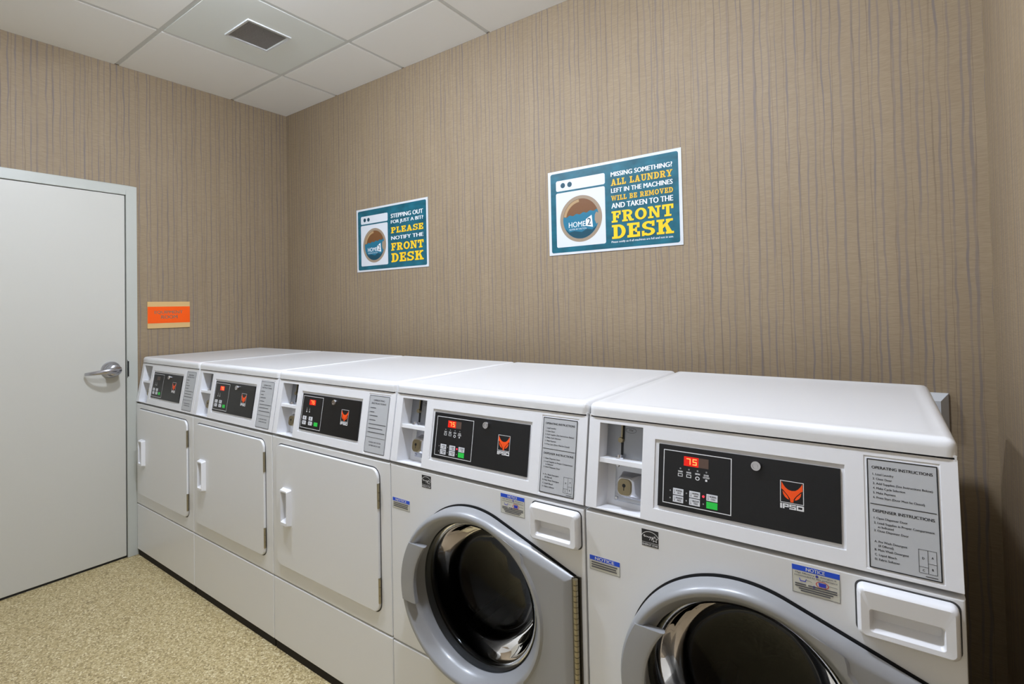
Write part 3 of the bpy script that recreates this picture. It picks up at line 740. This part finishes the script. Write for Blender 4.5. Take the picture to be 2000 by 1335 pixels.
CX, CZ = .343, .515
def door_off(x): return .063-.070*(x-.10)
HX, HZ = .655, .142
def outline(th):
    """outer radius of the washer door seen from the ring's centre: circle pulled out to the hinge edge"""
    R = .240; c, s = math.cos(th), math.sin(th)
    # tangent line from the circle to the hinge corner
    px, pz = HX-CX, HZ
    d = math.hypot(px, pz); al = math.atan2(pz, px); be = math.acos(R/d)
    ta = al+be                                # angle of the tangent point
    t = abs(math.atan2(s, c))
    if t >= ta: return R
    tx, tz = R*math.cos(ta), R*math.sin(ta)
    if t <= al: return (HX-CX)/math.cos(t)
    # intersect ray with line tangent point -> corner; line normal is (cos ta, sin ta)
    return R/math.cos(t-ta)
def make_washer():
    r = empty('washing_machine', (0, YO, 0))
    cabinet(r); control_panel(r); fascia(r, True); instruction_label(r, True)
    # front panel with the round opening
    u0, u1, z0, z1 = .0015, .6815, .2785, .8190
    ths = sorted([2*PI*i/96 for i in range(96)]+[math.atan2(z-CZ, u-CX) % (2*PI) for u in (u0, u1) for z in (z0, z1)])
    def rect_ring(ins, w):
        o = []
        for t in ths:
            c, s = math.cos(t), math.sin(t); k = 1e9
            if c > 1e-9: k = min(k, (u1-ins-CX)/c)
            if c < -1e-9: k = min(k, (u0+ins-CX)/c)
            if s > 1e-9: k = min(k, (z1-ins-CZ)/s)
            if s < -1e-9: k = min(k, (z0+ins-CZ)/s)
            o.append((CX+k*c, CZ+k*s, w))
        return o
    circ = lambda R, w: [(CX+R*math.cos(t), CZ+R*math.sin(t), w) for t in ths]
    MB(FT).loft([rect_ring(0, -.03), rect_ring(0, -.0042), rect_ring(.0012, -.0014), rect_ring(.004, 0), circ(.205, 0), circ(.205, -.03)]).build('front_panel', 'paint', r, smooth=30)
    finish_front_rect('lower_panel', 'paint', r, .0015, .6815, .0335, .2745)
    MB(FT).loft([circ(.2045, -.002), circ(.2, -.03), circ(.212, -.04), circ(.206, -.05), circ(.214, -.062)]).build('door_seal', 'rubber', r, smooth=60)
    dr = MB(FT); dr.loft([circ(.214, -.064), circ(.24, -.066), circ(.24, -.36), circ(.20, -.365), circ(.08, -.35)], False, True)
    for q in range(3):
        a = PI/2+.5+2*PI*q/3; c, s = math.cos(a), math.sin(a)
        dr.loft([[(CX+c*(.239-h)-s*t, CZ+s*(.239-h)+c*t, ww) for t, h in ((-.035, 0), (-.012, .05), (.012, .05), (.035, 0))] for ww in (-.075, -.35)], True, True)
    dr.build('drum', 'drum', r, smooth=35)
    # ---- door
    al = math.atan2(HZ, HX-CX)
    tl = sorted([2*PI*i/120 for i in range(120)]+[al, 2*PI-al])
    ro = [outline(t if t <= PI else t-2*PI) for t in tl]
    def ring(rad, off):
        o = []
        for t, R in zip(tl, ro):
            q = rad(R); x, z = CX+q*math.cos(t), CZ+q*math.sin(t); o.append((x, z, off(x, R)))
        return o
    ext = lambda R: min(1, max(0, (R-.240)/.035))              # 0 on the round side, 1 towards the hinge
    F = lambda x: max(.018, door_off(x))
    rings = [ring(lambda R: R-.004, lambda x, R: .003),
             ring(lambda R: R-.003, lambda x, R: .008),
             ring(lambda R: R, lambda x, R: .009),
             ring(lambda R: R-.001-.004*ext(R), lambda x, R: F(x)*.62),
             ring(lambda R: R-.004-.014*ext(R), lambda x, R: F(x)*.86),
             ring(lambda R: R-.009-.017*ext(R), lambda x, R: F(x)*.97-.002*ext(R)),
             ring(lambda R: min(R-.0125-.017*ext(R), .2330+.1*(1-ext(R))), lambda x, R: F(x)-.004*ext(R)),
             ring(lambda R: min(R-.0145-.010*ext(R), .2275+.1*(1-ext(R))), lambda x, R: F(x)+.0015*ext(R)),
             ring(lambda R: .2215, lambda x, R: F(x)+.001*ext(R)),
             ring(lambda R: .2165, lambda x, R: F(x)-.0025),
             ring(lambda R: .2040, lambda x, R: F(x)-.0210),
             ring(lambda R: .1975, lambda x, R: F(x)-.0300),
             ring(lambda R: .1955, lambda x, R: F(x)*.5-.024),
             ring(lambda R: .1965, lambda x, R: -.022), ring(lambda R: .203, lambda x, R: -.012), ring(lambda R: .204, lambda x, R: .001)]
    do = MB(FT).loft(rings).build('loading_door', 'silver', r, smooth=38); do['label'] = 'silver grey round door with tapered hinge side'
    MB(FT).loft([ring(lambda R: R-.010, lambda x, R: .0006), ring(lambda R: R+.0030, lambda x, R: .0006)]).build('door_reveal', 'rubber', do)
    # glass bowl reaching into the drum, with wall thickness
    prof = [(.1915, .016), (.1880, .017), (.1850, .010), (.1780, -.018), (.1700, -.060), (.1580, -.096), (.1350, -.120), (.1000, -.134), (.0500, -.141), (.0001, -.143)]
    prof = [(q+(.0045 if q > .06 else 0), o-.015) for q, o in prof]
    inn = [(max(q-.006, .00005), o+(.002 if i < 3 else .006)) for i, (q, o) in enumerate(prof)]
    gl = MB(FT); gl.lathe(CX, CZ, prof[::-1][0:]+[(q, o) for q, o in inn[2:]], 96)
    gl.build('door_glass', 'glass', do, smooth=60)
    # grip bridging the hollow ring
    gp = MB(FT); rg = []
    for q in range(15):
        z = .466+.166*q/14; dz = z-CZ
        xo = CX-math.sqrt(.2330**2-dz**2); xi = CX-math.sqrt(.1800**2-dz**2)
        P = lambda t, o: (xo+(xi-xo)*t, z, F(xo)+o)
        rg.append([P(0, -.003), P(.06, .0012), P(.5, .0022), P(.9, .0022), P(1, .0002), P(1.02, -.004), P(.96, -.014), P(.86, -.016), P(.3, -.012)])
    gp.loft(rg, True, True); gp.build('door_grip', 'silver', do, smooth=38)
    # piano hinge
    hg = MB(FT); hg.box(.6555, .6705, CZ-HZ, CZ+HZ, .0003, .004); hg.box(.6515, .6575, CZ-HZ, CZ+HZ, .003, .014); hg.build('hinge_leaf', 'hinge', do)
    kn = MB(FT); n = 22
    for q in range(n):
        zc0 = CZ-HZ+.284*q/n+.0006; zc1 = CZ-HZ+.284*(q+1)/n-.0006
        kn.T = lambda a, b, c: FT(.6615+a, c, .0145+b); kn.cyl(0, 0, zc0, zc1, .0062, n=12)
    kn.build('hinge_knuckles', 'hingepin', do, smooth=40)
    # ---- soap drawer
    a0, a1, b0, b1 = .5355, .6725, .7235, .8100
    dw = MB(FT)
    dw.loft([rr(a0, a1, b0, b1, .011, .0003), rr(a0, a1, b0, b1, .011, .013), rr(a0+.002, a1-.002, b0+.002, b1-.002, .010, .0185), rr(a0+.006, a1-.006, b0+.006, b1-.006, .008, .0215),
             rr(a0+.0175, a1-.0185, b0+.0135, b1-.0345, .005, .0205), rr(a0+.0195, a1-.0205, b0+.0155, b1-.0365, .005, .0180), rr(a0+.0225, a1-.0225, b0+.027, b1-.0375, .005, .0008)], True, True)
    dw.build('soap_drawer', 'plastic', r, smooth=35)
    g = MB(FT); g.loft([rr(a0-.003, a1+.003, b0-.003, b1+.003, .013, .0004), rr(a0+.002, a1-.002, b0+.002, b1-.002, .010, .0004)]); g.build('drawer_gap', 'hollow', r)
    # ---- stickers
    S = lambda a, b, c: FT(a, b, .0003+c)
    def sticker(u0, u1, z0, z1, big):
        nm = 'notice_sticker'
        o = MB(S).box(u0, u1, z0, z1, -.0002, .0002).build(nm, 'cream', r)
        T = lambda a, b, c: FT(u0+a*(u1-u0), z0+b*(z1-z0), .0007)
        bh = .19 if big else .32
        MB(T).rect(0, 1, 1-bh, 1).build('notice_band', 'blueprint', o)
        T2 = lambda a, b, c: FT(u0+a*(u1-u0), z0+b*(z1-z0), .0010+c)
        wt = MB(T2, .00002); put_text(wt, 'NOTICE', .30 if big else .18, .70 if big else .82, 1-bh*.84, 1-bh*.16, 0, .01); wt.build('notice_heading', 'whiteprint', o)
        tx = MB(T2, .00002); fx = .008; fy = fx*(u1-u0)/(z1-z0)
        tx.rect(0, fx, 0, 1-bh); tx.rect(1-fx, 1, 0, 1-bh); tx.rect(0, 1, 0, fy)
        if big:
            put_text(tx, 'High Efficiency he detergent is', .07, .93, .70, .77, 0, .01); put_text(tx, 'recommended for best performance', .05, .95, .60, .67, 0, .01)
            for y, a, b in ((.315, .06, .30), (.315, .34, .94), (.235, .06, .94), (.155, .14, .86), (.08, .18, .80)): tx.rect(a, b, y, y+.045)
            tx.line(.30, .52, .42, .49, .012); tx.line(.78, .50, .95, .48, .012)
            tr = MB(T2); tr.poly([(.15, .55), (.17, .44), (.29, .44), (.31, .55), (.295, .55), (.28, .47), (.18, .47), (.165, .55)]); tr.build('notice_cup', 'navyprint', o)
            bl = MB(T2); bl.poly([(.56, .54), (.57, .40), (.71, .40), (.72, .54)]); bl.disc(.465, .335, .03, 0, 14, .045); bl.disc(.53, .735, .03, 0, 14, .045); bl.build('notice_full_cup', 'navyprint', o)
            rd = MB(T2); rd.arc(.64, .47, .135, .125, .118, .105, 0, 360, 28); rd.build('notice_ring', 'redprint', o)
        else:
            for y, a, b in ((.50, .06, .92), (.33, .06, .88), (.17, .06, .90)): tx.rect(a, b, y, y+.085)
        tx.build('notice_lettering', 'greyprint', o, weld=False)
    sticker(.0110, .0865, .6855, .7180, False); sticker(.4345, .5105, .7605, .8115, True)
    e = MB(S).box(.1405, .1780, .7725, .8085, -.0002, .0002).build('energy_sticker', 'darkprint', r)
    T = lambda a, b, c: FT(.1405+a*.0375, .7725+b*.0360, .0008+c)
    m = MB(T, .00002); m.arc(.5, .42, .56, .50, .53, .465, 22, 158, 24); m.rect(0, 1, .225, .245)
    put_text(m, 'ENERGY STAR', .03, .97, .05, .17, 0, .01)
    pts = [(.10, .60), (.16, .67), (.20, .62), (.13, .57), (.22, .55), (.28, .62), (.32, .55), (.38, .61), (.42, .54), (.48, .61), (.52, .53), (.47, .40), (.56, .62), (.62, .56), (.60, .40), (.70, .66)]
    for a, b in zip(pts, pts[1:]): m.line(*a, *b, .028)
    st = []
    for q in range(10):
        a = math.radians(90+36*q); R = .19 if q % 2 == 0 else .08; st.append((.79+R*math.cos(a)*.95, .50+R*math.sin(a)))
    for a, b in zip(st, st[1:]+st[:1]): m.line(*a, *b, .026)
    m.build('energy_mark', 'whiteprint', e, weld=False)
    return r

def copy_tree(o, parent=None):
    c = o.copy(); COL.objects.link(c); c.parent = parent
    for ch in list(o.children): copy_tree(ch, c)
    return c
def at(o, i): o.location.x = X0+W*i+W/2
d1 = make_dryer(False); at(d1, 0)
tag(d1, 'white coin dryer in the room corner with its display unlit, by the door', 'dryer', 'coin dryers in the machine row')
d2 = make_dryer(True); at(d2, 1)
tag(d2, 'white coin dryer with a lit red display standing between two other dryers', 'dryer', 'coin dryers in the machine row')
d3 = copy_tree(d2); at(d3, 2)
tag(d3, 'white coin dryer with a lit red display standing next to a washer', 'dryer', 'coin dryers in the machine row')
w1 = make_washer(); at(w1, 3)
tag(w1, 'white front-loading coin washer standing next to a dryer', 'washer', 'front-loading washers in the machine row')
w2 = copy_tree(w1); at(w2, 4)
tag(w2, 'white front-loading coin washer at the end of the row by the wall', 'washer', 'front-loading washers in the machine row')
